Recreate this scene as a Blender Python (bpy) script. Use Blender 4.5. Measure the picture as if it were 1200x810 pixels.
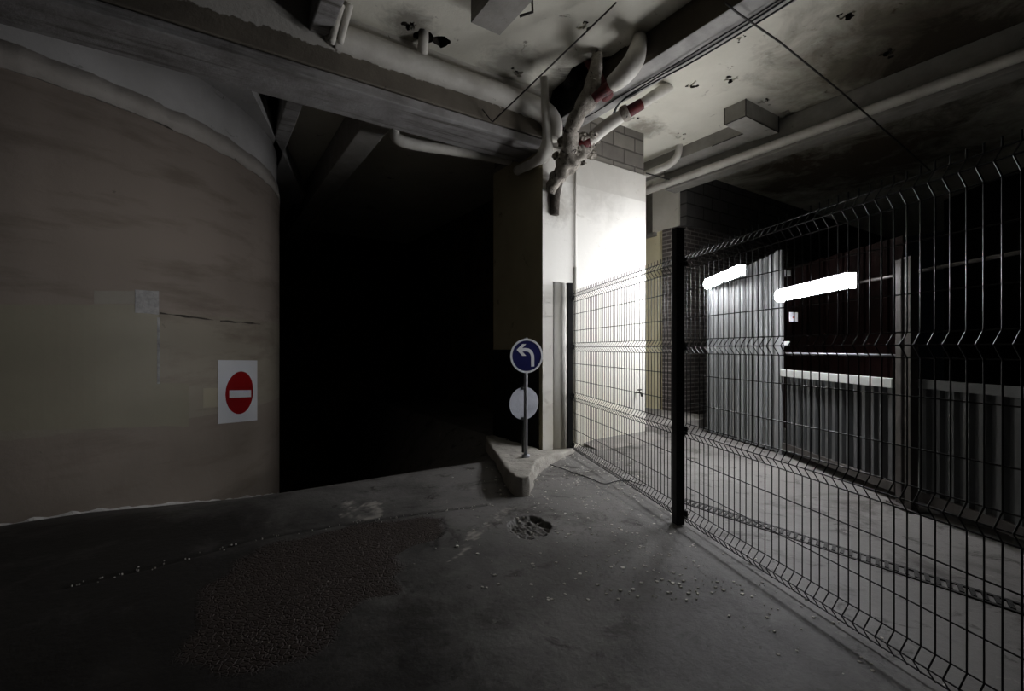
import bpy, bmesh, math, random
import numpy as np
from mathutils import Vector, noise, Matrix
random.seed(7)

# ------------------------------------------------------------------ frame
TH = math.radians(33.5); CT, ST = math.cos(TH), math.sin(TH)
HC, F, CX, HY = 1.26, 541.0, 600.0, 408.0
sc = bpy.context.scene
C = sc.collection
for o in list(bpy.data.objects): bpy.data.objects.remove(o)

cam = bpy.data.cameras.new('camera'); co = bpy.data.objects.new('camera', cam); C.objects.link(co)
co.location = (0, 0, HC); co.rotation_euler = (math.pi/2, 0, -TH)
cam.sensor_fit = 'HORIZONTAL'; cam.sensor_width = 36; cam.lens = F/1200*36
cam.shift_y = 3/1200; cam.clip_start = 0.05; cam.clip_end = 100
sc.camera = co

w = bpy.data.worlds.new('world'); sc.world = w; w.use_nodes = True
w.node_tree.nodes['Background'].inputs[0].default_value = (0.5, 0.6, 0.75, 1)
w.node_tree.nodes['Background'].inputs[1].default_value = 0.0006
LAMP_POWER = 105.0
vs = sc.view_settings
sc.display_settings.display_device = 'sRGB'
vs.view_transform = 'Standard'; vs.look = 'None'; vs.gamma = 1; vs.use_curve_mapping = False
vs.exposure = 0.35

# ------------------------------------------------------------------ coordinates
# place axes: x runs along the pillar face, y into the building, z up.
def W(X, d, z=0.0):                      # right / forward of the tripod -> place axes
    return Vector((CT*X + ST*d, -ST*X + CT*d, z))
def P(px, py, d): return W((px-CX)/F*d, d, HC + (HY-py)/F*d)
def PZ(px, py, z):
    d = (z-HC)*F/(HY-py); return P(px, py, d)
def PX(px, py, a):
    u = (px-CX)/F; return P(px, py, a/(CT*u + ST))
def PY(px, py, b):
    u = (px-CX)/F; return P(px, py, b/(CT - ST*u))

# ------------------------------------------------------------------ materials
def lin(c):
    if isinstance(c, str):
        c = [int(c[i:i+2], 16)/255 for i in (0, 2, 4)]
    return tuple([(x/12.92 if x <= .04045 else ((x+.055)/1.055)**2.4) for x in c]) + (1,)

def mat(name, c1, c2=None, scale=3.0, rough=0.8, bump=0.0, bscale=20.0, spots=None, metal=0.0,
        streak=None, bands=None, detail=8, spec=0.3, attr=None, zones=None):
    m = bpy.data.materials.new(name); m.use_nodes = True
    nt = m.node_tree; N = nt.nodes; L = nt.links
    b = N['Principled BSDF']
    b.inputs['Roughness'].default_value = rough; b.inputs['Metallic'].default_value = metal
    b.inputs['Specular IOR Level'].default_value = spec
    tc = N.new('ShaderNodeTexCoord'); co_ = tc.outputs['Object']
    def nz(s, det=detail, r=.6, vec=None, dist=0.0):
        n = N.new('ShaderNodeTexNoise'); n.inputs['Scale'].default_value = s
        n.inputs['Detail'].default_value = det; n.inputs['Roughness'].default_value = r
        n.inputs['Distortion'].default_value = dist
        L.new(vec or co_, n.inputs['Vector']); return n.outputs['Fac']
    def ramp(x, a, c):
        r = N.new('ShaderNodeMapRange'); r.inputs[1].default_value = a; r.inputs[2].default_value = c
        L.new(x, r.inputs[0]); return r.outputs[0]
    def mix(f, A, B):
        x = N.new('ShaderNodeMix'); x.data_type = 'RGBA'
        for s, v in ((x.inputs[0], f), (x.inputs[6], A), (x.inputs[7], B)):
            if isinstance(v, (tuple, float)): s.default_value = v
            else: L.new(v, s)
        return x.outputs[2]
    col = lin(c1)
    if c2: col = mix(ramp(nz(scale), .35, .65), lin(c1), lin(c2))
    if bands:                                    # paint coats that change with height, ragged edge
        sep = N.new('ShaderNodeSeparateXYZ'); L.new(co_, sep.inputs[0])
        for (z0, c, rag) in bands:
            add = N.new('ShaderNodeMath'); add.operation = 'MULTIPLY_ADD'
            L.new(nz(9, 6), add.inputs[0]); add.inputs[1].default_value = rag; L.new(sep.outputs[2], add.inputs[2])
            col = mix(ramp(add.outputs[0], z0 + rag*.5, z0 + rag*.5 + .01), col, lin(c))
    if streak:
        mp = N.new('ShaderNodeMapping'); mp.inputs['Scale'].default_value = streak[1]; L.new(co_, mp.inputs[0])
        s = nz(1.0, 6, .65, mp.outputs[0]); col = mix(ramp(s, streak[2], streak[2]+.18), col, lin(streak[0]))
    for sp in (spots or []):
        s = ramp(nz(sp[1], 6, .7, dist=.6), sp[2], sp[2]+sp[3]); col = mix(s, col, lin(sp[0]))
    for (zc_, zr, zcol, amt, zs) in (zones or []):      # stained / worn places and plain darkened areas, fixed to the surface
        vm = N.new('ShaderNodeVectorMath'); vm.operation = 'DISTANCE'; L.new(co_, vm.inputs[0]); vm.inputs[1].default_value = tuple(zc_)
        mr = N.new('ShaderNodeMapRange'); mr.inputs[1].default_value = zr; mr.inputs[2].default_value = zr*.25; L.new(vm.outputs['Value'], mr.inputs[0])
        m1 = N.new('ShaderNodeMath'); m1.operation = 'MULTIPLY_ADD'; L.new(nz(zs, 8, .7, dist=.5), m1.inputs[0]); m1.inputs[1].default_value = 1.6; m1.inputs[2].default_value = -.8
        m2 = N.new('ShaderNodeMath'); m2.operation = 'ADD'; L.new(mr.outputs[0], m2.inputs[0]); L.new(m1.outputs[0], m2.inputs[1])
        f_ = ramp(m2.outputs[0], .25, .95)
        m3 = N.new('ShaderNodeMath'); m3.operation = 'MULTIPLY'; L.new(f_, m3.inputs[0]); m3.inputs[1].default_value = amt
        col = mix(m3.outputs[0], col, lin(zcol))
    if attr:
        for an, c in attr:
            a = N.new('ShaderNodeAttribute'); a.attribute_name = an
            col = mix(a.outputs['Fac'], col, lin(c))
    if isinstance(col, tuple): b.inputs['Base Color'].default_value = col
    else: L.new(col, b.inputs['Base Color'])
    if bump:
        bp = N.new('ShaderNodeBump'); bp.inputs['Strength'].default_value = bump; bp.inputs['Distance'].default_value = .02
        L.new(nz(bscale, 10, .65), bp.inputs['Height']); L.new(bp.outputs[0], b.inputs['Normal'])
    return m

def brickmat(name, c1, c2, mortar, bw, bh, mw, axis='x', bump=.6, spots=None, rough=.85):
    m = mat(name, c1, None, rough=rough)
    nt = m.node_tree; N = nt.nodes; L = nt.links; b = N['Principled BSDF']
    tc = N.new('ShaderNodeTexCoord'); sep = N.new('ShaderNodeSeparateXYZ'); L.new(tc.outputs['Object'], sep.inputs[0])
    ad = N.new('ShaderNodeMath'); ad.operation = 'ADD'; L.new(sep.outputs[0], ad.inputs[0]); L.new(sep.outputs[1], ad.inputs[1])
    cb = N.new('ShaderNodeCombineXYZ'); L.new(ad.outputs[0], cb.inputs[0]); L.new(sep.outputs[2], cb.inputs[1])
    k = N.new('ShaderNodeTexBrick'); L.new(cb.outputs[0], k.inputs['Vector'])
    k.inputs['Scale'].default_value = 1; k.inputs['Brick Width'].default_value = bw; k.inputs['Row Height'].default_value = bh
    k.inputs['Mortar Size'].default_value = mw; k.inputs['Mortar Smooth'].default_value = .2
    k.inputs['Color1'].default_value = lin(c1); k.inputs['Color2'].default_value = lin(c2); k.inputs['Mortar'].default_value = lin(mortar)
    n = N.new('ShaderNodeTexNoise'); n.inputs['Scale'].default_value = 5; n.inputs['Detail'].default_value = 8
    L.new(tc.outputs['Object'], n.inputs['Vector'])
    mx = N.new('ShaderNodeMix'); mx.data_type = 'RGBA'; mx.blend_type = 'MULTIPLY'; mx.inputs[0].default_value = .55
    L.new(k.outputs['Color'], mx.inputs[6]); L.new(n.outputs['Fac'], mx.inputs[7]); L.new(mx.outputs[2], b.inputs['Base Color'])
    bp = N.new('ShaderNodeBump'); bp.inputs['Strength'].default_value = bump; bp.inputs['Distance'].default_value = .01; bp.invert = True
    L.new(k.outputs['Fac'], bp.inputs['Height']); L.new(bp.outputs[0], b.inputs['Normal'])
    return m

M = {}
M['ceil'] = mat('ceiling_paint', 'cfccbf', 'c0bdb0', 1.2, .85, .25, 9, spots=[('8a7d62', 1.1, .62, .14), ('7b776c', 3.5, .63, .06), ('3c3731', 14, .71, .03)],
    zones=[(PZ(1040,55,4.31), 1.7, '4a3d28', .75, 2.2), (PZ(1150,60,4.31), 2.0, '2e261b', .95, 1.5), (PZ(930,150,4.31), .9, '6a5a3c', .5, 3), (PZ(690,95,4.31), .75, '2b2622', .9, 3),  # brown stains, and darker areas at the far right and round the hole
           (PZ(752,152,4.31), .45, '5f574a', .7, 7), (PZ(600,75,4.31), .5, '77746c', .7, 5), (Vector((9, 3.2, 4.31)), 3.2, '3f3322', .95, 1.5), (PZ(480,28,4.31), .35, '6a665d', .8, 8)])
M['ceil_dark'] = mat('old_slab_concrete', '5a5245', '3b352c', 1.5, .9, .3, 10, spots=[('2a241c', 2, .55, .1)])
M['beam'] = mat('cast_beam_concrete', '6d665b', '5c564d', 2.5, .85, .3, 18, bands=[(3.955, 'bab6ae', .14)], spots=[('3b362f', 6, .66, .05), ('b0aca4', 16, .73, .02)])
M['soffit'] = mat('formed_concrete', '999795', '7c7977', 4, .85, .35, 16, streak=('55514b', (.8, 14, 14), .52))
M['pillar'] = mat('white_pillar_paint', 'd6d4cd', 'cdcac2', 1.5, .6, .12, 8, bands=[(-9, 'd6d4cb', .01), (2.02, 'dcdad3', .04), (3.33, 'c6c3bb', .02)],
                  spots=[('8d897d', 11, .70, .05), ('b3afa3', 2.5, .63, .1)], zones=[(PY(700,200,4.43), .9, 'b3b0a8', .7, 4), (PY(690,500,4.43), 1.1, 'c3bc9c', .3, 3), (PY(652,240,4.43), .35, '8b867c', .6, 9)])
M['pillar_dark'] = mat('ochre_painted_render', 'a0977c', '928a70', 1.6, .75, .15, 9, spots=[('4d4531', 3, .62, .1)])
M['block'] = brickmat('breeze_blocks', '88837a', '76716a', '57534d', .42, .2, .012)
M['block_dark'] = brickmat('dark_blockwork', '6f6d6b', '5c5a58', '3c3a38', .5, .22, .012)
M['brick'] = brickmat('old_brick', '78716d', '5d5653', 'a8a19b', .22, .072, .011, bump=1)
M['yellow'] = mat('yellow_render', 'ebe3c2', 'e2d9b4', 1.3, .7, .12, 8, spots=[('857c5c', 4, .66, .06)])
M['lintel'] = mat('pale_lintel', 'dcd8cc', 'cdc9bc', 2, .8, .2, 12, spots=[('6f6a5c', 7, .66, .05)])
M['drum'] = mat('drum_render', '968b80', '8e8378', 1.1, .62, .22, 6, bands=[(.55, '9a9283', .03), (1.59, '9c9085', .03)], streak=('857a6f', (1.0, 1.0, 5.0), .5), spots=[('70675c', 5, .68, .05)])
M['drum_top'] = mat('bare_plaster', '9b9997', '8d8b88', 2, .85, .3, 8, spots=[('4c4946', 5, .62, .1)])
M['collar'] = mat('plaster_collar_paint', '9b968f', '8c867f', 2, .8, .4, 14, spots=[('4f4a44', 9, .66, .05)])
M['patch'] = mat('olive_touch_up_paint', '97917e', '918b79', 2, .55, .12, 6)
M['patch2'] = mat('cream_touch_up_paint', 'b0a792', 'a89f8a', 2, .55, .12, 6)
M['patch3'] = mat('grey_touch_up_paint', '9c968a', '948e82', 2, .6, .12, 6)
M['tape'] = mat('peeling_clear_film', 'bdbbb8', '9a9895', 14, .25, .9, 30)
M['kerbwhite'] = mat('white_mortar', 'd0ceca', 'b0aeaa', 8, .9, .6, 25)
M['kerb'] = mat('kerb_concrete', 'b5b1a8', 'a29e95', 5, .9, .6, 22, spots=[('55514a', 9, .63, .06), ('b7b3aa', 14, .66, .05)])
M['plinth'] = mat('plinth_concrete', '8d8a85', '7a7772', 4, .9, .4, 18, spots=[('4a4640', 6, .63, .06)])
M['white'] = mat('white_vinyl', 'd8dadd', None, rough=.5)
M['red'] = mat('red_vinyl', '8e060c', None, rough=.5)
M['blue'] = mat('blue_sign_face', '191c55', None, rough=.4)
M['signwhite'] = mat('white_sign_face', 'eceef0', None, rough=.4)
M['galv'] = mat('galvanised_steel', '9a9b9f', '8a8b90', 12, .5, .1, 40, metal=.2, spec=.5)
M['galvdull'] = mat('dull_grey_steel', 'b0b3bb', 'a2a5ad', 9, .55, .1, 30, metal=.2)
M['black'] = mat('black_powder_coat', '0d0e0f', None, rough=.5, spec=.28)
M['blackpanel'] = mat('black_gloss_paint', '0b0b0c', '121213', 3, .45, .1, 6)
M['pipe'] = mat('white_painted_pipe', 'c6c3bb', 'b5b1a8', 5, .55, .2, 16, spots=[('6f6a61', 9, .68, .05)])
M['pipedirty'] = mat('flaking_lagged_pipe', 'a29c92', '716b62', 12, .85, 1, 30, spots=[('2d2925', 13, .56, .07), ('d0ccc3', 9, .64, .03)])
M['pipebrown'] = mat('grimy_clay_pipe', '5a544d', '3a3530', 9, .85, 1, 24, spots=[('9a948a', 12, .64, .04)])
M['redpipe'] = mat('red_iron_pipe', '62201f', '3d1517', 9, .6, .5, 24, spots=[('2a1a18', 9, .6, .05)])
M['duct'] = mat('fibre_cement_duct', '908d87', '807d77', 5, .85, .3, 18, spots=[('57524a', 6, .66, .06)])
M['angle'] = mat('dark_angle_iron', '2a2623', None, rough=.6)
M['cable'] = mat('black_cable', '17171a', None, rough=.5)
M['rubble'] = mat('crumbling_plaster', 'b2aca1', '5c554b', 10, .95, 1, 26, spots=[('2e2923', 8, .56, .06)])
M['sheet'] = mat('grey_steel_sheet', '8c8e8f', '848687', 3, .5, .02, 10, metal=.1, spec=.5, spots=[('77797a', 5, .68, .05)])
M['sheetdark'] = mat('dull_steel_sheet', '5a5c5d', '505253', 3, .6, .02, 10, metal=.0, spec=.5)
M['whiterail'] = mat('white_rail', 'd6d9d6', 'c4c7c4', 5, .5)
M['greyrail'] = mat('grey_rail', '77797a', '66686a', 5, .5)
M['postgrey'] = mat('grey_gate_post', '5b5755', '4a4745', 6, .45, .1, 20, metal=.4)
M['maroon'] = mat('maroon_boards', '2a100e', '180a09', 3, .6, .2, 8)
M['housing'] = mat('lamp_housing', 'b9bbbd', None, rough=.5)
M['chip'] = mat('paint_chips', 'efece4', 'a8a398', 9, .9)
M['drain'] = mat('cast_iron_grate', '2a2826', '1b1a19', 9, .6, .3, 20, metal=.5)
M['inside'] = mat('shaded_concrete_core', '3a342d', '1c1916', 9, .95, 1, 24)  # dirty broken concrete, with the shade of the holes put into its colour
M['void'] = mat('unlit_black', '0c0b0a', None, rough=1)  # flat black that paints the right wall as unlit depth
em = bpy.data.materials.new('lit_diffuser'); em.use_nodes = True
eb = em.node_tree.nodes['Principled BSDF']
eb.inputs['Base Color'].default_value = (.8, .8, .8, 1)
eb.inputs['Emission Color'].default_value = lin('fbfbff'); eb.inputs['Emission Strength'].default_value = LAMP_POWER
M['lit'] = em
M['cap'] = em.copy(); M['cap'].name = 'glowing_end_cap'; M['cap'].node_tree.nodes['Principled BSDF'].inputs['Emission Strength'].default_value = 30

# ------------------------------------------------------------------ mesh helpers
def mkobj(name, verts, faces, m=None, parent=None, smooth=False):
    me = bpy.data.meshes.new(name)
    me.from_pydata([tuple(v) for v in verts], [], faces); me.update()
    o = bpy.data.objects.new(name, me); C.objects.link(o)
    if m: me.materials.append(m)
    if parent: o.parent = parent; o.matrix_parent_inverse = parent.matrix_world.inverted() if False else Matrix.Translation(-parent.location)
    if smooth:
        for p in me.polygons: p.use_smooth = True
    return o
def tag(o, label, cat, group=None):
    o['label'] = label; o['category'] = cat
    if group: o['group'] = group
    return o
def struct(o, label=None):
    o['kind'] = 'structure'
    if label: o['label'] = label
    return o
def thing(name, label, cat, loc, group=None):
    o = bpy.data.objects.new(name, None); C.objects.link(o); o.location = loc; o.empty_display_size = .1
    return tag(o, label, cat, group)

class G:                                   # collects geometry
    def __init__(s): s.v = []; s.f = []
    def add(s, v, f):
        k = len(s.v); s.v += [Vector(x) for x in v]; s.f += [tuple(i+k for i in q) for q in f]
    def box(s, a0, a1, b0, b1, z0, z1):
        s.add([(a0,b0,z0),(a1,b0,z0),(a1,b1,z0),(a0,b1,z0),(a0,b0,z1),(a1,b0,z1),(a1,b1,z1),(a0,b1,z1)],
              [(0,3,2,1),(4,5,6,7),(0,1,5,4),(1,2,6,5),(2,3,7,6),(3,0,4,7)])
    def obox(s, p0, p1, th, z0, z1):       # upright slab from p0 to p1 (plan), thickness th centred
        p0 = Vector(p0[:2]); p1 = Vector(p1[:2]); d = (p1-p0).normalized(); n = Vector((-d.y, d.x))*th/2
        c = [p0-n, p1-n, p1+n, p0+n]
        s.add([(q.x,q.y,z0) for q in c]+[(q.x,q.y,z1) for q in c],
              [(0,3,2,1),(4,5,6,7),(0,1,5,4),(1,2,6,5),(2,3,7,6),(3,0,4,7)])
    def prism(s, pts, z0, z1):
        n = len(pts)
        s.add([(p[0],p[1],z0) for p in pts]+[(p[0],p[1],z1) for p in pts],
              [tuple(range(n-1,-1,-1)), tuple(range(n,2*n))]+[(i,(i+1)%n,n+(i+1)%n,n+i) for i in range(n)])
    def tube(s, pts, r, seg=8, caps=True, rough=0.0, rs=6.0):
        pts = [Vector(p) for p in pts]; n = len(pts)
        rr = r if isinstance(r, (list, tuple)) else [r]*n
        t0 = (pts[1]-pts[0]).normalized()
        up = Vector((0,0,1)) if abs(t0.z) < .9 else Vector((1,0,0))
        x = t0.cross(up).normalized(); V = []; Fc = []
        for i in range(n):
            t = (pts[min(i+1,n-1)]-pts[max(i-1,0)]).normalized()
            x = (x - t*x.dot(t)).normalized(); y = t.cross(x)
            for k in range(seg):
                a = 2*math.pi*k/seg; rad = rr[i]
                q = x*math.cos(a)+y*math.sin(a)
                if rough: rad *= 1+rough*noise.noise((pts[i]+q*rad)*rs)
                V.append(pts[i]+q*rad)
        for i in range(n-1):
            for k in range(seg):
                Fc.append((i*seg+k, i*seg+(k+1)%seg, (i+1)*seg+(k+1)%seg, (i+1)*seg+k))
        if caps: Fc += [tuple(range(seg-1,-1,-1)), tuple(range((n-1)*seg, n*seg))]
        s.add(V, Fc)
    def build(s, name, m, parent=None, smooth=False): return mkobj(name, s.v, s.f, m, parent, smooth)

def spline(pts, n=8):                      # Catmull-Rom through points (position and optional radius)
    P_ = [np.array(tuple(p), float) for p in pts]; P_ = [2*P_[0]-P_[1]]+P_+[2*P_[-1]-P_[-2]]; out = []
    for i in range(1, len(P_)-2):
        a, b, c, d = P_[i-1:i+3]
        for k in range(n):
            t = k/n; out.append(.5*((2*b)+(-a+c)*t+(2*a-5*b+4*c-d)*t*t+(-a+3*b-3*c+d)*t**3))
    out.append(P_[-2]); return out
def stube(name, pr, m, parent=None, seg=14, n=8, rough=0.0, rs=6.0):
    q = spline([tuple(p)+(r,) for p, r in pr], n)
    g = G(); g.tube([x[:3] for x in q], [float(x[3]) for x in q], seg, True, rough, rs)
    return g.build(name, m, parent, True)
def bevel(o, w, seg=2, angle=40):
    md = o.modifiers.new('bevel', 'BEVEL'); md.width = w; md.segments = seg; md.limit_method = 'ANGLE'; md.angle_limit = math.radians(angle); return o
def cut(o, g):                             # carve a hole, then throw the cutter away
    c = g.build('cutter', None); md = o.modifiers.new('cut', 'BOOLEAN'); md.object = c; md.solver = 'EXACT'
    dg = bpy.context.evaluated_depsgraph_get(); me = bpy.data.meshes.new_from_object(o.evaluated_get(dg))
    o.modifiers.remove(md); o.data = me; me2 = c.data; bpy.data.objects.remove(c); bpy.data.meshes.remove(me2)
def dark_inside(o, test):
    if 'shaded_concrete_core' not in [m.name for m in o.data.materials]: o.data.materials.append(M['inside'])
    k = [m.name for m in o.data.materials].index('shaded_concrete_core')
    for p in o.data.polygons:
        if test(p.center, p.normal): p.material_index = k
def lump(name, c, r, m, parent=None, amp=.35, fs=3.0, sub=3, squash=(1,1,1)):
    bm = bmesh.new(); bmesh.ops.create_icosphere(bm, subdivisions=sub, radius=1)
    for v in bm.verts:
        k = 1+amp*noise.fractal(v.co*fs+Vector(c)*7, 1, 2, 4)
        v.co = Vector((v.co.x*squash[0], v.co.y*squash[1], v.co.z*squash[2]))*r*k+Vector(c)
    me = bpy.data.meshes.new(name); bm.to_mesh(me); bm.free(); me.materials.append(m)
    o = bpy.data.objects.new(name, me); C.objects.link(o)
    if parent: o.parent = parent; o.matrix_parent_inverse = Matrix.Translation(-parent.location)
    return o

CEIL = 4.31
# ------------------------------------------------------------------ the ground
RB = [(-9,0),(4.25,0),(4.6,-.015),(5.07,-.09),(5.57,-.23),(6.17,-.43),(7.2,-.76),(9,-1.35),(14,-2.9)]
def ramp_z(b):
    return float(np.interp(b, [p[0] for p in RB], [p[1] for p in RB]))
def ground(a, b):
    z = ramp_z(b)
    t = min(1, max(0, (a+.8)/1.2)); z = z*(1-t) + t*float(np.interp(b, [4.42,4.67,5.0,5.56,6.1,6.67,7.2,9,14], [0,-.06,-.16,-.31,-.47,-.63,-.80,-1.4,-2.9]))
    k = min(1, max(0, (a-2.7)/.7)) if b > 4.2 else 0      # the corridor side stays level
    return z*(1-k)
def seg_dist(p, q, x):
    d = q-p; t = max(0, min(1, (x-p).dot(d)/d.length_squared)); return (x-(p+d*t)).length
def floor_mesh():
    xs = np.concatenate([np.arange(-6,-1.5,.15), np.arange(-1.5,6.5,.025), np.arange(6.5,16,.3)])
    ys = np.concatenate([np.arange(-4,.2,.12), np.arange(.2,5.2,.025), np.arange(5.2,13,.15)])
    hole = PZ(620, 617, 0)
    xs = np.unique(np.concatenate([xs, np.arange(hole.x-.32, hole.x+.32, .009)])); ys = np.unique(np.concatenate([ys, np.arange(hole.y-.32, hole.y+.32, .009)]))
    nx, ny = len(xs), len(ys)
    chips = [PZ(560, 632, 0), PZ(575, 615, 0), PZ(548, 645, 0)]
    joint = [PZ(70,690,0), PZ(190,662,0), PZ(290,634,0), PZ(390,617,0), PZ(470,605,0), PZ(570,592,0)]
    joint = [Vector((p.x,p.y)) for p in joint]
    crackc = [Vector(PZ(x,y,0).xy) for x,y in ((520,606),(522,622),(512,634),(513,642))]
    def poly(l): return [Vector(PZ(x,y,0).xy) for x,y in l]
    asph = poly([(300,640),(430,612),(500,603),(520,610),(522,625),(500,636),(475,648),(480,668),(465,690),(430,705),(405,730),(370,765),(300,792),(200,780),(230,700)])
    scuff = poly([(532,655),(545,628),(562,614),(576,617),(570,630),(552,642)])
    scuff2 = poly([(575,606),(592,594),(606,592),(598,602),(584,612)])
    scuff3 = poly([(395,606),(410,588),(440,586),(446,604),(420,612)])
    cable = poly([(645,545),(672,553),(700,562),(712,566),(730,562),(748,566)])
    lines = [(poly([(672,553),(735,590),(760,606),(800,640)]), .012)]
    def inside(p, L):
        r = False; n = len(L); j = n-1
        for i in range(n):
            if (L[i].y > p.y) != (L[j].y > p.y) and p.x < (L[j].x-L[i].x)*(p.y-L[i].y)/(L[j].y-L[i].y)+L[i].x: r = not r
            j = i
        return r
    def edge(p, L): return min(seg_dist(L[i], L[(i+1)%len(L)], p) for i in range(len(L)))
    V = []; A1 = []; A2 = []; A3 = []
    hx = Vector((hole.x, hole.y))
    for y in ys:
        for x in xs:
            z = ground(x, y); p = Vector((x, y)); rough = pale = dark = 0.0
            if -1.6 < x < 6.6 and .1 < y < 5.4:
                n1 = noise.noise(Vector((x*1.3, y*1.3, 0))); z += .006*n1
                n2 = noise.fractal(Vector((x*6, y*6, 3)), 1, 2, 5)
                if p.x < 3.2 and y < 4.9:
                    w_ = p+Vector((noise.noise(Vector((x*5,y*5,9))), noise.noise(Vector((x*5,y*5,19)))))*.09
                    if inside(w_, asph):
                        e = min(1, edge(w_, asph)/.03); rough = e; z -= .004*e; z += .003*noise.noise(Vector((x*25,y*25,0)))
                    for s_ in (scuff, scuff2, scuff3):
                        if inside(w_, s_): pale = max(pale, .75*min(1, max(0, .15+n2*1.3+1.2*noise.noise(Vector((x*38,y*38,2))))))
                    dj = min(seg_dist(joint[i], joint[i+1], p+Vector((n2,n2))*.006) for i in range(len(joint)-1))
                    if dj < .03: dark = max(dark, 1-dj/.025 if dj < .025 else 0); z -= .008*max(0, 1-dj/.02)
                    dc = min(seg_dist(crackc[i], crackc[i+1], p+Vector((n2,n1))*.02) for i in range(len(crackc)-1))
                    if dc < .02: dark = max(dark, 1-dc/.02)
                dh = p-hx; rx, ry = dh.x*CT+dh.y*ST*0, dh.y
                q = W(0, 0); cx_ = dh.x*CT-dh.y*ST; cy_ = dh.x*ST+dh.y*CT
                e = math.hypot(cx_/.145, cy_/.185)+.3*noise.noise(Vector((x*11,y*11,4)))+.1*noise.noise(Vector((x*50,y*50,4)))
                if e < 1.1 and abs(dh.x) < .31 and abs(dh.y) < .31:
                    k = min(1, max(0, (1.1-e)/.12)); z -= k*(.03+.018*noise.fractal(Vector((x*24,y*24,1)), 1, 2, 4)); 
                    pale = max(pale, k*.8*min(1, max(0, .1+2*noise.noise(Vector((x*45,y*45,7)))))); dark = max(dark, k*.5)
                for L_, ww in lines:
                    dl = min(seg_dist(L_[i], L_[i+1], p+Vector((n2,n1))*.02) for i in range(len(L_)-1))
                    if dl < ww: dark = max(dark, .5)
            V.append((x, y, z)); A1.append(rough); A2.append(pale); A3.append(dark)
    Fc = [(j*nx+i, j*nx+i+1, (j+1)*nx+i+1, (j+1)*nx+i) for j in range(ny-1) for i in range(nx-1)]
    o = mkobj('floor', V, Fc, None, smooth=True)
    for nme, arr in (('rough_mask', A1), ('pale_mask', A2), ('dark_mask', A3)):
        at = o.data.attributes.new(nme, 'FLOAT', 'POINT'); at.data.foreach_set('value', arr)
    m = mat('worn_screed_floor', '7b7976', '6c6a67', .9, .62, .25, 22,
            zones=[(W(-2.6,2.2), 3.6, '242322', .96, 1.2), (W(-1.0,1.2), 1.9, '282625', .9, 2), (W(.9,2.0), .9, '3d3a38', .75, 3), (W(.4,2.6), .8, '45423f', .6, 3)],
            spots=[('4a4743', 1.6, .54, .12), ('403d39', 4.5, .57, .09), ('8f8c86', 7, .64, .05), ('b5b1a8', 24, .70, .02)],
            attr=[('rough_mask', '3f3732'), ('pale_mask', 'b0aca2'), ('dark_mask', '1d1b19')])
    # crazed network only where the coating has worn off
    nt = m.node_tree; N = nt.nodes; L = nt.links; b = N['Principled BSDF']
    vo = N.new('ShaderNodeTexVoronoi'); vo.feature = 'DISTANCE_TO_EDGE'; vo.inputs['Scale'].default_value = 42
    tc = N.new('ShaderNodeTexCoord'); L.new(tc.outputs['Object'], vo.inputs['Vector'])
    r = N.new('ShaderNodeMapRange'); r.inputs[1].default_value = 0; r.inputs[2].default_value = .12; L.new(vo.outputs[0], r.inputs[0])
    at = N.new('ShaderNodeAttribute'); at.attribute_name = 'rough_mask'
    mu = N.new('ShaderNodeMath'); mu.operation = 'MULTIPLY'; L.new(r.outputs[0], mu.inputs[0]); L.new(at.outputs['Fac'], mu.inputs[1])
    bp = N.new('ShaderNodeBump'); bp.inputs['Strength'].default_value = .8; bp.inputs['Distance'].default_value = .01
    L.new(mu.outputs[0], bp.inputs['Height'])
    old = b.inputs['Normal'].links[0].from_socket; L.new(old, bp.inputs['Normal']); L.new(bp.outputs[0], b.inputs['Normal'])
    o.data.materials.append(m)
    return struct(o)
floor_mesh()

# ------------------------------------------------------------------ ceiling slab with the broken-out hole
g = G(); g.box(.76, 16, -4, 13, CEIL, 4.95)
ceiling = g.build('ceiling', M['ceil'])
hp = [PZ(x, y, CEIL) for x, y in ((643,124),(648,106),(662,94),(670,80),(684,72),(700,68),(716,66),(733,54),(745,58),(742,72),(728,92),(706,112),(685,121),(668,124))]
g = G(); g.prism([(p.x, p.y) for p in hp], CEIL-.1, CEIL+.5); cut(ceiling, g)
# two small break-outs round the branch pipe
def blob(px, py, r, z=CEIL, n=16, squash=1):
    c = PZ(px, py, z); out = []
    for i in range(n):
        a = 2*math.pi*i/n; k = r*(1+.45*noise.noise(Vector((math.cos(a)*1.7+px, math.sin(a)*1.7, py))))
        out.append((c.x+k*math.cos(a), c.y+k*math.sin(a)*squash))
    return out
for px, py, r in ((497,42,.1),(517,49,.085)):
    g = G(); g.prism(blob(px, py, r), CEIL-.05, CEIL+.12); cut(ceiling, g)
for px, py, r in ((481,31,.055),(606,84,.05),(683,31,.04),(768,50,.03),(810,98,.045),(857,92,.055),(866,45,.02),(897,118,.05),(925,135,.06),(740,138,.05),(990,18,.06),(1040,62,.06),(795,161,.04)):
    star = []; c_ = PZ(px, py, CEIL)
    for i in range(26):
        a = 2*math.pi*i/26; k = r*1.25*(.45+.75*random.random())
        star.append((c_.x+k*math.cos(a), c_.y+k*math.sin(a)))
    g = G(); g.prism(star, CEIL-.05, CEIL+.018); cut(ceiling, g)
    for k in range(4):
        ox, oy = random.uniform(-8,8), random.uniform(-5,5)
        g = G(); g.prism(blob(px+ox, py+oy, r*random.uniform(.3,.65), n=9), CEIL-.05, CEIL+random.uniform(.025,.06)); cut(ceiling, g)
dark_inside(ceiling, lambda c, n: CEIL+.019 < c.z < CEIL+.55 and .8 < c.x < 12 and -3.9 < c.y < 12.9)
struct(ceiling)
g = G()
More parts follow.
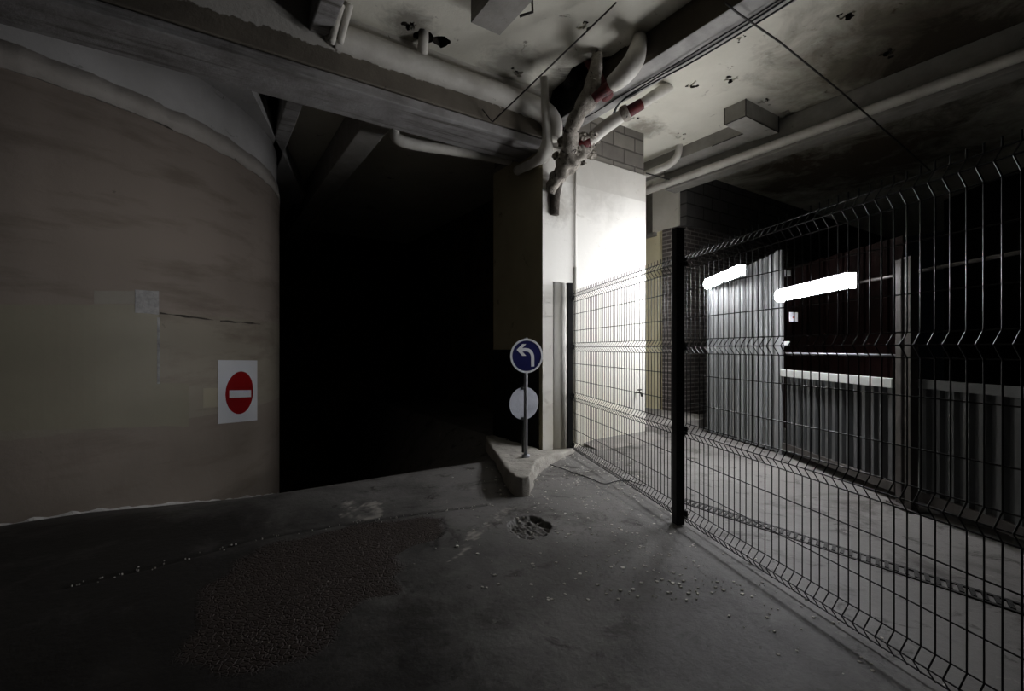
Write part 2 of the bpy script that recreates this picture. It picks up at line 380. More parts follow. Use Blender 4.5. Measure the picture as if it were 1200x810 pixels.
# raised joints in the slab
def vstrip(name, p, q, w_, m, par, z, h=.008):
    g = G(); g.obox(p, q, w_, z-h, z); return g.build(name, m, par)
g.box(-6, .76, -4, 13, 6.5, 6.7)
struct(g.build('ceiling_shaft', M['ceil_dark']))
# slab that covers the round wall
e0, e1 = PZ(295,107,4.06), PZ(323,163,4.06); dd = (e1-e0).normalized()
A_ = e0-dd*1.0; B_ = e1+dd*3
g = G(); g.prism([(A_.x,A_.y),(B_.x,B_.y),(-5,B_.y),(-5,A_.y)], 4.06, 4.3)
struct(g.build('ceiling_ramp', M['drum_top']))

# ------------------------------------------------------------------ beams
def beam(m1, boxes, grooves=None):
    g = G()
    for b in boxes: g.box(*b)
    o = g.build('ceiling_beam', m1); bevel(o, .012); return struct(o)
b1 = beam(M['beam'], [(-6, 3.374, 4.385, 4.93, 3.765, 4.95), (-6, 3.374, 4.41, 4.92, 3.70, 3.765)])
g = G(); g.box(-6, 3.374, 4.388, 4.93, 3.652, 3.752); o = g.build('beam_soffit', M['soffit'], b1); bevel(o, .012)
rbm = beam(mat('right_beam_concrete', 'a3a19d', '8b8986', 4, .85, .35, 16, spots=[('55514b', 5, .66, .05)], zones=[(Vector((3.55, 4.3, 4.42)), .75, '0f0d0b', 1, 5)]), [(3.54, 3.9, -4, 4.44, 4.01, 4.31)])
rbm.data.materials.append(mat('dark_beam_side', '4a4338', '37312a', 2, .9, .3, 14, zones=[(Vector((3.55, 4.2, 4.3)), .9, '0b0a09', 1, 5)]))  # left side of the beam darker brown, near black towards the pillar
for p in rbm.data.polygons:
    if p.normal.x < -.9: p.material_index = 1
beam(M['soffit'], [(.756, .93, -4, 13, 4.06, 4.9)])
beam(M['duct'], [(1.52, 1.82, 4.93, 13, 3.86, 4.31)])
beam(M['duct'], [(6.36, 6.62, -2, 5.0, 3.88, 4.31)])

# ------------------------------------------------------------------ walls
g = G(); g.box(3.374, 5.217, 4.43, 5.57, -1.5, 3.715)
pillar = g.build('wall_pillar', M['pillar']); pillar.data.materials.append(M['pillar_dark'])
cg = G()
hp = [PY(x, y, 4.43) for x, y in ((638,178),(660,176),(657,200),(655,222),(658,236),(655,256),(648,252),(641,249),(643,232),(640,222),(643,206))]
cg.add([(p.x, 4.3, p.z) for p in hp]+[(p.x, 4.62, p.z) for p in hp],
       [tuple(range(11)), tuple(range(21,10,-1))]+[(i, 11+i, 11+(i+1)%11, (i+1)%11) for i in range(11)])
bm = bmesh.new(); bm.from_mesh(pillar.data); bm.to_mesh(pillar.data); bm.free()
cut(pillar, cg)
hp = [PY(x, y, 4.43) for x, y in ((656,262),(658,270),(656,282),(658,300),(655,316),(653,303),(653,285),(654,270))]
cg = G(); n_ = len(hp)
cg.add([(p.x, 4.3, p.z) for p in hp]+[(p.x, 4.45, p.z) for p in hp],
       [tuple(range(n_)), tuple(range(2*n_-1,n_-1,-1))]+[(i, n_+i, n_+(i+1)%n_, (i+1)%n_) for i in range(n_)])
cut(pillar, cg)
if len(pillar.data.materials) < 2:
    pillar.data.materials.clear(); pillar.data.materials.append(M['pillar']); pillar.data.materials.append(M['pillar_dark'])
for p in pillar.data.polygons:
    if p.normal.x < -.9 and abs(p.center.x-3.374) < .01: p.material_index = 1
    else: p.material_index = 0
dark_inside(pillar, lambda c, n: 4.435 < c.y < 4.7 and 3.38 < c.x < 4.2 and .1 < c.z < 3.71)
struct(pillar)
g = G(); g.box(3.38, 5.19, 4.445, 5.55, 3.715, 4.31)
blk = g.build('wall_blocks', M['block'])
g = G(); g.box(3.3, 3.78, 4.3, 4.75, 3.96, 4.5); cut(blk, g)
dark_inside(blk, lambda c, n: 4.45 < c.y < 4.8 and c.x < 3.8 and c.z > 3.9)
struct(blk)
# dado strips and ridges on the pillar
g = G(); g.box(3.366, 3.374, 4.50, 5.57, .02, 1.24)
o = g.build('dado_panel', M['blackpanel'], pillar)
# boxed riser on the white face
p0, p1 = PY(648, 330, 4.43), PY(664, 330, 4.43)
V = []; 
n_ = 28
prof = [(p0.x+(p1.x-p0.x)*i/n_, 4.43-.04*max(0, math.sin(math.pi*i/n_))**.7) for i in range(n_+1)]
g = G(); g.prism([(x, y) for x, y in prof], .0, p0.z)
o = g.build('boxed_riser', M['pillar'], pillar)
for p in o.data.polygons: p.use_smooth = abs(p.normal.z) < .5

# round wall (drum)
DC = Vector(W(-6.17428647, 5.4779484).xy); DR = 3.05; TOPZ = 4.06
angC = math.atan2(-DC.y, -DC.x)
def drum_hit(px):
    u = (px-CX)/F; q = Vector(W(u, 1).xy)
    A = q.dot(q); B = -2*q.dot(DC); c = DC.dot(DC)-DR*DR; D = max(0, B*B-4*A*c)
    d = (-B-math.sqrt(D))/2/A; p = q*d; v = p-DC; return math.atan2(v.y, v.x), d
def dpt(ang, z, off=0.0): return Vector((DC.x+(DR+off)*math.cos(ang), DC.y+(DR+off)*math.sin(ang), z))
def ring(z0, z1, off0, off1, name, m, parent=None, a0=-2.4, a1=1.3, n=220, rag=0.0, thick=.12, rag0=0.0):
    V = []
    for i in range(n+1):
        a = a0+(a1-a0)*i/n
        r1 = rag*noise.fractal(Vector((a*9, 2, 0)), 1, 2, 4); r0 = rag0*noise.fractal(Vector((a*14, 5, 0)), 1, 2, 4)
        V += [dpt(a, z0+r0, off0-thick), dpt(a, z0+r0, off0), dpt(a, z1+r1, off1), dpt(a, z1+r1, off1-thick)]
    Fc = []
    for i in range(n):
        for k in range(4): Fc.append((4*i+k, 4*(i+1)+k, 4*(i+1)+(k+1)%4, 4*i+(k+1)%4))
    Fc += [(0,1,2,3), tuple(4*n+k for k in (3,2,1,0))]
    return mkobj(name, V, Fc, m, parent, False)
ZL = HC+2.12
wl = ring(-2.0, ZL, 0, 0, 'wall_round', M['drum'], rag=.012)
struct(wl)
ring(ZL-.015, TOPZ, -.035, -.035, 'bare_upper_wall', M['drum_top'], wl)
o = ring(ZL, ZL+.21, .012, -.01, 'plaster_collar', M['collar'], wl, rag=.035, rag0=.02, n=500)
for o in (wl,) + tuple(wl.children):
    for p in o.data.polygons: p.use_smooth = abs(p.normal.z) < .5
def dpatch(name, px0, px1, y0, y1, m, off=.0015, yl=None, n=14, rag=.006, parent=wl, thick=.0012):
    a0, d0 = drum_hit(px0); a1, d1 = drum_hit(px1)
    V = []
    zt0 = HC+(HY-y0)/F*d0; zb0 = HC+(HY-y1)/F*d0
    zt1, zb1 = (zt0, zb0) if yl is None else (HC+(HY-yl[0])/F*d1, HC+(HY-yl[1])/F*d1)
    for i in range(n+1):
        t = i/n; a = a0+(a1-a0)*t
        r = rag*noise.noise(Vector((a*20, y0, 1))); r2 = rag*noise.noise(Vector((a*20, y1, 7)))
        zt, zb = zt0+(zt1-zt0)*t+r, zb0+(zb1-zb0)*t+r2
        V += [dpt(a, zb, -.002), dpt(a, zb, off), dpt(a, zt, off), dpt(a, zt, -.002)]
    Fc = []
    for i in range(n):
        for k in range(4): Fc.append((4*i+k, 4*(i+1)+k, 4*(i+1)+(k+1)%4, 4*i+(k+1)%4))
    Fc += [(0,1,2,3), tuple(4*n+k for k in (3,2,1,0))]
    return mkobj(name, V, Fc, m, parent)
dpatch('olive_paint_patch', -20, 186, 357, 505, M['patch'], .0012, (357, 500))
dpatch('olive_paint_patch', 186, 221, 449, 499, M['patch'], .0012, (449, 500))
dpatch('grey_paint_patch', 110, 158, 341, 356, M['patch3'], .001, (341, 356))
dpatch('cream_paint_patch', 238, 262, 455, 478, M['patch2'], .0012, (455,476))
dpatch('plaster_crack', 187, 250, 366, 368, M['pipebrown'], .002, (374.5, 376), rag=.012)
dpatch('plaster_crack', 258, 305, 375.5, 377, M['pipebrown'], .002, (379.5, 380.5), rag=.012)
dpatch('peeling_film', 158, 186, 340, 366, M['tape'], .004, (341, 369))
dpatch('peeling_film', 184, 187, 372, 450, M['tape'], .003)
# white mortar strip and kerb that follow the foot of the round wall (they go down with the ramp)
def skirt(name, m, off_in, off_out, h0, h1, rag, amin=-1.6, amax=.75, n=260, parent=None):
    V = []
    for i in range(n+1):
        a = amin+(amax-amin)*i/n; q = dpt(a, 0, 0); gz = min(0.05, ground(q.x, q.y)) 
        r = rag*noise.fractal(Vector((a*16, 3, h1)), 1, 2, 5)
        V += [dpt(a, gz-.3, off_in), dpt(a, gz-.3, off_out), dpt(a, gz+h0+r, off_out+r*.3), dpt(a, gz+h1+r*1.5, off_in)]
    Fc = []
    for i in range(n):
        for k in range(4): Fc.append((4*i+k, 4*(i+1)+k, 4*(i+1)+(k+1)%4, 4*i+(k+1)%4))
    Fc += [(0,1,2,3), tuple(4*n+k for k in (3,2,1,0))]
    return mkobj(name, V, Fc, m, parent)
struct(skirt('trim_1', M['kerbwhite'], -.02,   .04, -.02, .042, .02))
struct(skirt('trim_2', mat('painted_kerb', '3d3b39', '2e2c2a', 3, .8, .3, 12, spots=[('8a8885', 12, .67, .03)]), -.02, .16, -.11, -.085, .006))

# corridor behind the pillar
YA = 6.85
g = G(); g.box(YA, YA+.4, 5.06, 12.9, -.1, 3.37)
wy = struct(g.build('wall_yellow', M['yellow']))
g = G(); g.box(YA-.05, YA+.4, 5.06, 5.62, 3.37, 4.31); o = g.build('lintel_block', M['lintel'], wy)
g = G(); g.box(YA+.12, YA+.4, 5.62, 12.9, 3.37, 4.31); o = g.build('recessed_panel', M['duct'], wy)
g = G(); g.box(YA-.08, YA+.3, 5.56, 12.9, 3.30, 3.37); o = g.build('ledge', M['duct'], wy)
g = G(); g.box(6.79, 11, 5.02, 5.4, .0, 3.37); bk = g.build('wall_brick', M['brick']); bevel(bk, .01); struct(bk)
g = G(); g.box(6.84, 15.9, 4.93, 5.4, 3.37, 4.31); struct(g.build('wall_upper_blocks', M['block_dark']))
g = G(); g.box(5.2, 6.68, 4.40, 12.9, -.2, .15); pl = g.build('trim_3', M['plinth']); bevel(pl, .015, 2); struct(pl)
g = G(); g.box(6.68, 6.9, 4.6, 5.3, -.2, .15); g.box(6.0, 6.95, 5.3, 8, -.2, .148); struct(g.build('trim_4', M['plinth']))
g = G(); g.box(-6, 15.9, 12.9, 13.2, -3, 6.6); struct(g.build('wall_back', M['ceil_dark']))
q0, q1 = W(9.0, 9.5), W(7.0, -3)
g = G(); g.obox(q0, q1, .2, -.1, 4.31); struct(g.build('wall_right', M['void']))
g = G(); g.box(4.9, 5.18, 5.57, 12.9, -3, 4.31); struct(g.build('wall_light_block', M['ceil_dark']))  # unseen wall, added to block corridor light from the left opening

# heap of mortar along the foot of the white face
gg = G(); V = []
hm = [PY(x, y, 4.43) for x, y in ((684,519),(697,515),(710,513),(724,510),(736,509),(750,506),(762,504))]
gg.add([(p.x, 4.44, -.05) for p in hm]+[(p.x, 4.44, max(.01, p.z)) for p in hm]+[(p.x, 4.1, -.01) for p in hm],
       [(i, i+1, 8+i, 7+i) for i in range(6)]+[(7+i, 8+i, 15+i, 14+i) for i in range(6)]+[(0,7,14),(6,20,13)])
struct(gg.build('trim_5', M['plinth']))

# ------------------------------------------------------------------ kerb island below the pillar
def cw(X, d, z): return W(X, d, z)
top = [(.03,3.93,.175),(.085,3.90,.165),(.15,3.94,.17),(.19,4.15,.165),(.215,4.43,.155),(.295,4.69,.145),(.42,4.98,.12),(.575,5.27,.07),(.74,5.55,.035),(.80,5.815,.02),
       (.366,5.53,.045),(-.27,6.47,.045),(-.36,6.3,.06),(-.22,5.3,.10),(-.135,4.75,.13),(-.07,4.3,.15),(-.01,4.05,.165)]
bm = bmesh.new(); tv = [bm.verts.new(cw(*t)) for t in top]
cen = sum((v.co for v in tv), Vector())/len(tv)
bv = [bm.verts.new((v.co.x, v.co.y, ground(v.co.x, v.co.y)-.25)) for v in tv]
n_ = len(tv)
bm.faces.new(tv); bm.faces.new(bv[::-1])
for i in range(n_): bm.faces.new((tv[(i+1)%n_], tv[i], bv[i], bv[(i+1)%n_]))
bmesh.ops.triangulate(bm, faces=[f for f in bm.faces if len(f.verts) > 4])
bmesh.ops.recalc_face_normals(bm, faces=bm.faces)
me = bpy.data.meshes.new('kerb_island'); bm.to_mesh(me); bm.free()
ki = bpy.data.objects.new('kerb_island', me); C.objects.link(ki)
md = ki.modifiers.new('r', 'REMESH'); md.mode = 'VOXEL'; md.voxel_size = .014
md = ki.modifiers.new('s', 'SMOOTH'); md.factor = .5; md.iterations = 5
me2 = bpy.data.meshes.new_from_object(ki.evaluated_get(bpy.context.evaluated_depsgraph_get())); ki.modifiers.clear(); ki.data = me2
for v in me2.vertices:
    k = noise.fractal(v.co*6, 1, 2, 5); v.co += v.normal*(.014*k-.004*abs(noise.noise(v.co*28)))
me2.materials.clear(); me2.materials.append(M['kerb'])
for p in me2.polygons: p.use_smooth = True
tag(ki, 'broken pointed concrete kerb island at the foot of the white pillar', 'kerb')

# ------------------------------------------------------------------ blue sign on its pole
SB = cw(16/F*4.78, 4.78, .135); SD = 4.78
sg = thing('traffic_sign', 'round blue sign with white left turn arrow on a thin grey pole', 'sign', SB)
zc = HC-9/F*4.78; SR = 20/F*4.78
face = -W(16/F, 1).to_3d().normalized() if False else -Vector((W(16/F,1).x, W(16/F,1).y, 0)).normalized()
face.rotate(Matrix.Rotation(math.radians(19), 3, 'Z')); right = Vector((-face.y, face.x, 0))
g = G(); g.tube([SB-Vector((0,0,.02)), SB+Vector((0,0,zc+SR+.012-SB.z))], .020, 16); g.build('pole', M['galv'], sg, True)
g = G(); g.tube([SB-Vector((0,0,.01)), SB+Vector((0,0,.025))], .042, 16); g.build('base_collar', M['galv'], sg, True)
fc = Vector((SB.x, SB.y, zc))+face*.034
def disc(name, c, r, th, m, parent, n=64, r0=None):
    g = G(); V = []
    for k in range(n):
        a = 2*math.pi*k/n; q = right*math.cos(a)+Vector((0,0,1))*math.sin(a); V.append(c+q*r)
    V2 = [v+face*th for v in V]
    if r0 is None:
        g.add(V+V2, [tuple(range(n-1,-1,-1)), tuple(range(n,2*n))]+[(i,(i+1)%n,n+(i+1)%n,n+i) for i in range(n)])
    else:
        k0 = r0/r; I = [c+(v-c)*k0 for v in V]; I2 = [v+face*th for v in I]
        g.add(V+V2+I2+I, [(i,(i+1)%n,n+(i+1)%n,n+i) for i in range(n)]+[(n+i,n+(i+1)%n,2*n+(i+1)%n,2*n+i) for i in range(n)]+[(2*n+i,2*n+(i+1)%n,3*n+(i+1)%n,3*n+i) for i in range(n)])
    return g.build(name, m, parent)
spl = disc('sign_plate', fc-face*.004, SR*.985, .004, M['blue'], sg)
disc('white_rim', fc-face*.008, SR, .012, M['signwhite'], spl, r0=SR*.89)
# arrow: strokes in sign units
def stroke2d(pts, wd):
    L_ = []; R_ = []
    pts = [Vector(p) for p in pts]
    for i, p in enumerate(pts):
        t = (pts[min(i+1,len(pts)-1)]-pts[max(i-1,0)]).normalized(); n = Vector((-t.y, t.x))*wd/2
        L_.append(p+n); R_.append(p-n)
    return L_, R_
def plate2d(g, L_, R_, z0, z1):
    n = len(L_)
    def to3(p, h): return fc+right*(p.x*SR)+Vector((0,0,1))*(p.y*SR)+face*h
    V = [to3(p, z1) for p in L_]+[to3(p, z1) for p in R_]+[to3(p, z0) for p in L_]+[to3(p, z0) for p in R_]
    Fc = []
    for i in range(n-1):
        Fc += [(i, i+1, n+i+1, n+i), (2*n+i, 3*n+i, 3*n+i+1, 2*n+i+1), (i, 2*n+i, 2*n+i+1, i+1), (n+i, n+i+1, 3*n+i+1, 3*n+i)]
    Fc += [(0, n, 3*n, 2*n), (n-1, 3*n-1, 4*n-1, 2*n-1)]
    g.add(V, Fc)
g = G()
arc = [(-.42,.34),(-.1,.36),(.08,.34),(.2,.27),(.3,.15),(.355,0),(.365,-.2),(.365,-.63)]
plate2d(g, *stroke2d(arc, .2), .0005, .0022)
def poly2(pts):
    n = len(pts); V = [fc+right*(x*SR)+Vector((0,0,1))*(y*SR)+face*.0026 for x, y in pts]; V += [v-face*.0018 for v in V]
    g.add(V, [tuple(range(n)), tuple(range(2*n-1,n-1,-1))]+[(i, n+i, n+(i+1)%n, (i+1)%n) for i in range(n)])
poly2([(-.62,.35),(-.28,.69),(-.04,.69),(-.37,.35),(-.04,.0),(-.28,.0)])
g.build('white_arrow', M['signwhite'], spl)
for z_ in (zc+.08, zc-.08): g = G(); g.tube([fc-face*.022-right*.035+Vector((0,0,z_-zc)), fc-face*.022+right*.035+Vector((0,0,z_-zc))], .012, 8); g.build('clamp', M['galv'], sg)
# pale disc on its own post behind
DB = cw(13/F*5.12, 5.12, .11)
ds = thing('round_panel', 'blank pale grey round panel low behind the blue sign pole', 'sign panel', DB)
g = G(); g.tube([DB-Vector((0,0,.02)), Vector((DB.x, DB.y, .86))], .016, 10); g.build('post', M['blackpanel'], ds, True)
face.rotate(Matrix.Rotation(math.radians(9), 3, 'Z')); right = Vector((-face.y, face.x, 0))
dc = Vector((DB.x, DB.y, HC-(472.5-HY)/F*5.12))+face*.02
disc('disc', dc, 19/F*5.12, .006, M['galvdull'], ds)
for s_ in (1, -1):
    g = G(); c = dc+Vector((0,0,s_*.168))+face*.004
    V = [c+right*x+Vector((0,0,1))*z+face*h for h in (-.02,.012) for x, z in ((-.035,-.016),(.035,-.016),(.035,.016),(-.035,.016))]
    g.add(V, [(0,3,2,1),(4,5,6,7),(0,1,5,4),(1,2,6,5),(2,3,7,6),(3,0,4,7)])
    g.build('clip', M['blackpanel'], ds)

# ------------------------------------------------------------------ poster on the round wall
a0, d0 = drum_hit(255); a1, d1 = drum_hit(301); am, dm = drum_hit(278)
zt = HC-(422-HY)/F*d0; zb = HC-(497-HY)/F*d0
po = thing('poster', 'white poster with red no entry disc pasted on the round wall', 'poster', dpt(am, zb, 0))
def curved(name, pts, off, m, parent, th=.0012):      # pts: (angle, z) outline, convex
    n = len(pts); V = [dpt(a, z, off) for a, z in pts]+[dpt(a, z, off-th) for a, z in pts]
    c = (sum(a for a, z in pts)/n, sum(z for a, z in pts)/n)
    return V, n, c
def strip_shape(name, a_lo, a_hi, zfun, off, m, n=48, th=.001, par=None):
    V = []
    for i in range(n+1):
        a = a_lo+(a_hi-a_lo)*i/n; z0, z1 = zfun(a); V += [dpt(a,z0,off-th), dpt(a,z0,off), dpt(a,z1,off), dpt(a,z1,off-th)]
    Fc = []
    for i in range(n):
        for k in range(4): Fc.append((4*i+k, 4*(i+1)+k, 4*(i+1)+(k+1)%4, 4*i+(k+1)%4))
    Fc += [(0,1,2,3), tuple(4*n+k for k in (3,2,1,0))]
    return mkobj(name, V, Fc, m, par or po)
zb1 = zb-.02
zt1 = HC-(422.5-HY)/F*d1
strip_shape('sheet', a0, a1, lambda a: (zb+(HC-(492.5-HY)/F*d1-zb)*(a-a0)/(a1-a0), zt+(zt1-zt)*(a-a0)/(a1-a0)), .005, M['white'])
ac0, _ = drum_hit(263.5); ac1, _ = drum_hit(296); ac = (ac0+ac1)/2; ra = (ac1-ac0)/2
dcm = drum_hit(279.5)[1]; zcc = HC-(460.5-HY)/F*dcm; rz = 25/F*dcm
rd = strip_shape('red_disc', ac0, ac1, lambda a: (zcc-rz*math.sqrt(max(0, 1-((a-ac)/ra)**2)), zcc+rz*math.sqrt(max(0, 1-((a-ac)/ra)**2))), .0065, M['red'], 60)
ab0, _ = drum_hit(268); ab1, _ = drum_hit(293.5)
strip_shape('white_bar', ab0, ab1, lambda a: (zcc-.055-.02*(a-ac)/ra, zcc+.028-.02*(a-ac)/ra), .008, M['white'], 12, par=rd)

# ------------------------------------------------------------------ mesh fence
N0 = Vector((1.229, 3.325)); FD = Vector((.731-1.229, 5.70-3.325)).normalized(); FN = Vector((-FD.y, FD.x))   # FN points to the camera's side
if FN.x > 0: FN = -FN
def FP(s, off, z): q = N0+FD*s+FN*off; return W(q.x, q.y, z)
FAR = (Vector((.729, 5.66))-N0).length
APEX = [.072, .672, 1.272, 1.872]
def panel(label, s0, s1):
    th = thing('mesh_fence', label, 'fence panel', FP((s0+s1)/2, 0, 0.02), 'black welded mesh fence panels')
    g = G(); n = int(round((s1-s0)/.05)); prof = [(0,.02)]
    for a in APEX: prof += [(0,a-.05),(.036,a),(0,a+.05)]
    prof += [(0,1.955)]
    for i in range(n+1):
        s = s0+(s1-s0)*i/n
        g.tube([FP(s, o_, z) for o_, z in prof], .0031, 6)
    zs = []
    for a in APEX: zs += [(0,a-.05),(.036,a),(0,a+.05)]
    for a in APEX[:3]: zs += [(0,a+.2),(0,a+.4)]
    for o_, z in zs: g.tube([FP(s0-.005, o_-.005, z), FP(s1+.005, o_-.006, z)], .0032, 6)
    g.build('welded_wire', M['black'], th)
    return th
def post(s, label, z0, z1, face_off):
    c = FP(s, face_off, 0); th = thing('fence_post', label, 'fence post', (c.x, c.y, z0), 'black square fence posts')
    p, q = FP(s-.0325, face_off, 0), FP(s+.0325, face_off, 0)
    g = G(); g.obox(p, q, .065, z0-.03, z1-.006); o = g.build('tube', M['black'], th); bevel(o, .005)
    p, q = FP(s-.034, face_off, 0), FP(s+.034, face_off, 0)
    g = G(); g.obox(p, q, .068, z1-.012, z1); o = g.build('cap', M['black'], th); bevel(o, .003)
    for a in APEX:
        p, q = FP(s-.045, face_off-.04, 0), FP(s+.045, face_off-.04, 0)
        g = G(); g.obox(p, q, .014, a-.03, a+.03); g.build('clip', M['black'], th)
panel('black welded mesh panel between the near post and the white pillar', .05, FAR-.04)
panel('black welded mesh panel running from the near post past the camera', -2.45, -.05)
post(0, 'black square fence post standing in the middle of the fence', 0, HC+.86, .035)
post(FAR, 'black square fence post against the white pillar', 0.02, HC+75.5/F*5.70, .035)

# ------------------------------------------------------------------ corrugated hoarding and gates (their line runs with the view)
def corr(name, p, q, z0, ztop0, ztop1, m, parent, pitch=.085, depth=.028):
    p = Vector(p); q = Vector(q); L_ = (q-p).length; d = (q-p)/L_; n = Vector((-d.y, d.x)); 
    if n.x > 0: n = -n
    pts = []; x = 0; k = 0
    while x < L_:
        for f, h in ((0,0),(.38,0),(.5,1),(.88,1)):
            xx = x+f*pitch
            if xx <= L_: pts.append((xx, h*depth))
        x += pitch
    pts.append((L_, 0)); V = []; Fc = []
    for x, h in pts:
        zt = ztop0+(ztop1-ztop0)*x/L_
        for off in (0, -.002):
            c = p+d*x+n*(h+off); 
            V += [W(c.x, c.y, z0), W(c.x, c.y, zt)]
    for i in range(len(pts)-1):
        a = 4*i; b = 4*(i+1)
        Fc += [(a, b, b+1, a+1), (a+2, a+3, b+3, b+2), (a, a+2, b+2, b), (a+1, b+1, b+3, a+3)]
    Fc += [(0,1,3,2), (b, b+2, b+3, b+1)]
    return mkobj(name, V, Fc, m, parent)
W0, W1, W2, W3 = (2.93,6.95), (3.20,5.5), (3.17,3.76), (3.2,1.2)
h = thing('hoarding', 'tall corrugated grey steel hoarding beside the brick pillar', 'hoarding', W(3.06, 6.2, 0))
corr('corrugated_sheet', W0, W1, .02, 2.19, 2.42, M['sheet'], h)
g = G(); g.obox(W(3.165,5.52), W(3.20,5.46), .05, 0, 2.42); o = g.build('edge_post', M['sheet'], h)
gd1 = thing('gate', 'low corrugated gate with a white top rail below the right lamp', 'gate', W(3.19, 4.6, 0))
corr('corrugated_sheet', (3.215,5.42), (3.185,3.80), .15, .96, .96, M['sheetdark'], gd1, .1, .03)
g = G(); g.obox(W(3.17,5.43), W(3.14,3.80), .03, .93, 1.01); o = g.build('top_rail', M['whiterail'], gd1); bevel(o, .004)
g = G(); g.obox(W(3.20,5.43), W(3.17,3.80), .05, .07, .15); o = g.build('bottom_rail', M['postgrey'], gd1); bevel(o, .004)
gd2 = thing('gate', 'dark low corrugated gate at the right edge beyond the double post', 'gate', W(3.2, 2.4, 0))
corr('corrugated_sheet', (3.19,3.62), (3.2,1.2), .15, .98, .98, M['sheetdark'], gd2, .11, .03)
g = G(); g.obox(W(3.15,3.62), W(3.16,1.2), .03, .95, 1.02); o = g.build('top_rail', M['greyrail'], gd2); bevel(o, .004)
g = G(); g.obox(W(3.18,3.62), W(3.19,1.2), .05, .07, .15); o = g.build('bottom_rail', M['postgrey'], gd2); bevel(o, .004)
for i, (px_, d_, lb) in enumerate(((1057, 3.72, 'left post of the dark grey double gate post'), (1068, 3.58, 'right post of the dark grey double gate post'))):
    X = (px_-CX)/F*d_; t = thing('gate_post', lb, 'gate post', W(X, d_, 0), 'double gate posts')
    g = G(); g.obox(W(X, d_-.03), W(X, d_+.03), .06, 0, 1.965); o = g.build('tube', M['postgrey'], t); bevel(o, .006)
    g = G(); g.obox(W(X, d_-.07), W(X, d_+.07), .15, 0, .012); g.build('foot_plate', M['postgrey'], t)
    g = G(); g.obox(W(X, d_-.033), W(X, d_+.033), .066, 1.955, 1.97); g.build('cap', M['postgrey'], t)
# tube rail carrying the right lamp
g = G(); g.tube([W(3.20, 5.46, 1.86), W(3.17, 3.9, 1.86), W(3.2, 1.2, 1.86)], .014, 10)
tag(g.build('support_rail', M['postgrey'], None, True), 'thin grey tube rail running right from the right lamp over the gates', 'rail')
g = G(); g.tube([W(3.22, 5.44, 1.2), W(3.20, 3.78, 1.2)], .009, 8)
tag(g.build('lower_rail', M['galv'], None, True), 'thin steel tube low above the white topped gate', 'rail')
# maroon boards far behind the gates
g = G(); yy = 7.6; k = 0
while yy > 5.1:
    off = .02 if k % 2 else 0
    g.obox(W(4.3+off, yy), W(4.3+off, yy-.17), .03, 0, 2.5); yy -= .18; k += 1
struct(g.build('wall_boards', M['maroon']))
# notice and switch boxes
def quadbox(name, pxy, d, wpx, hpx, m, th=.01, parent=None):
    X = (pxy[0]-CX)/F*d; z = HC+(HY-pxy[1])/F*d; wz = wpx/F*d/2; hz = hpx/F*d/2
    g = G(); c = W(X, d)
    g.obox(W(X-wz, d), W(X+wz, d+.02), th, z-hz, z+hz); return g.build(name, m, parent)
nt_ = thing('notice', 'small white notice with a red mark hanging below the right lamp', 'notice', P(930, 372, 5.42))
quadbox('card', (930.5, 371.5), 5.42, 11, 11, M['white'], .004, nt_)
quadbox('red_mark', (931, 372), 5.415, 4, 2, mat('red_print', 'b05048'), .004, nt_)
g = G(); g.tube([P(931, 340, 5.43), P(931, 367, 5.43)], .002, 6); g.build('string', M['cable'], nt_)
hk = thing('hinge', 'small pale steel hinge on the hoarding edge post at mid height', 'hinge', P(922, 403, 5.42))
quadbox('leaf', (921.5, 403), 5.42, 9, 6, M['whiterail'], .02, hk); g = G(); g.tube([P(918,399,5.41), P(918,407,5.41)], .01, 8); g.build('pin', M['galv'], hk)
hk2 = thing('hinge', 'small pale steel hinge high on the hoarding edge post above the right lamp', 'hinge', P(924, 319, 5.42))
quadbox('leaf', (924, 320), 5.42, 6, 6, M['whiterail'], .02, hk2); g = G(); g.tube([P(920.5,315,5.41), P(920.5,324,5.41)], .01, 8); g.build('pin', M['galv'], hk2)

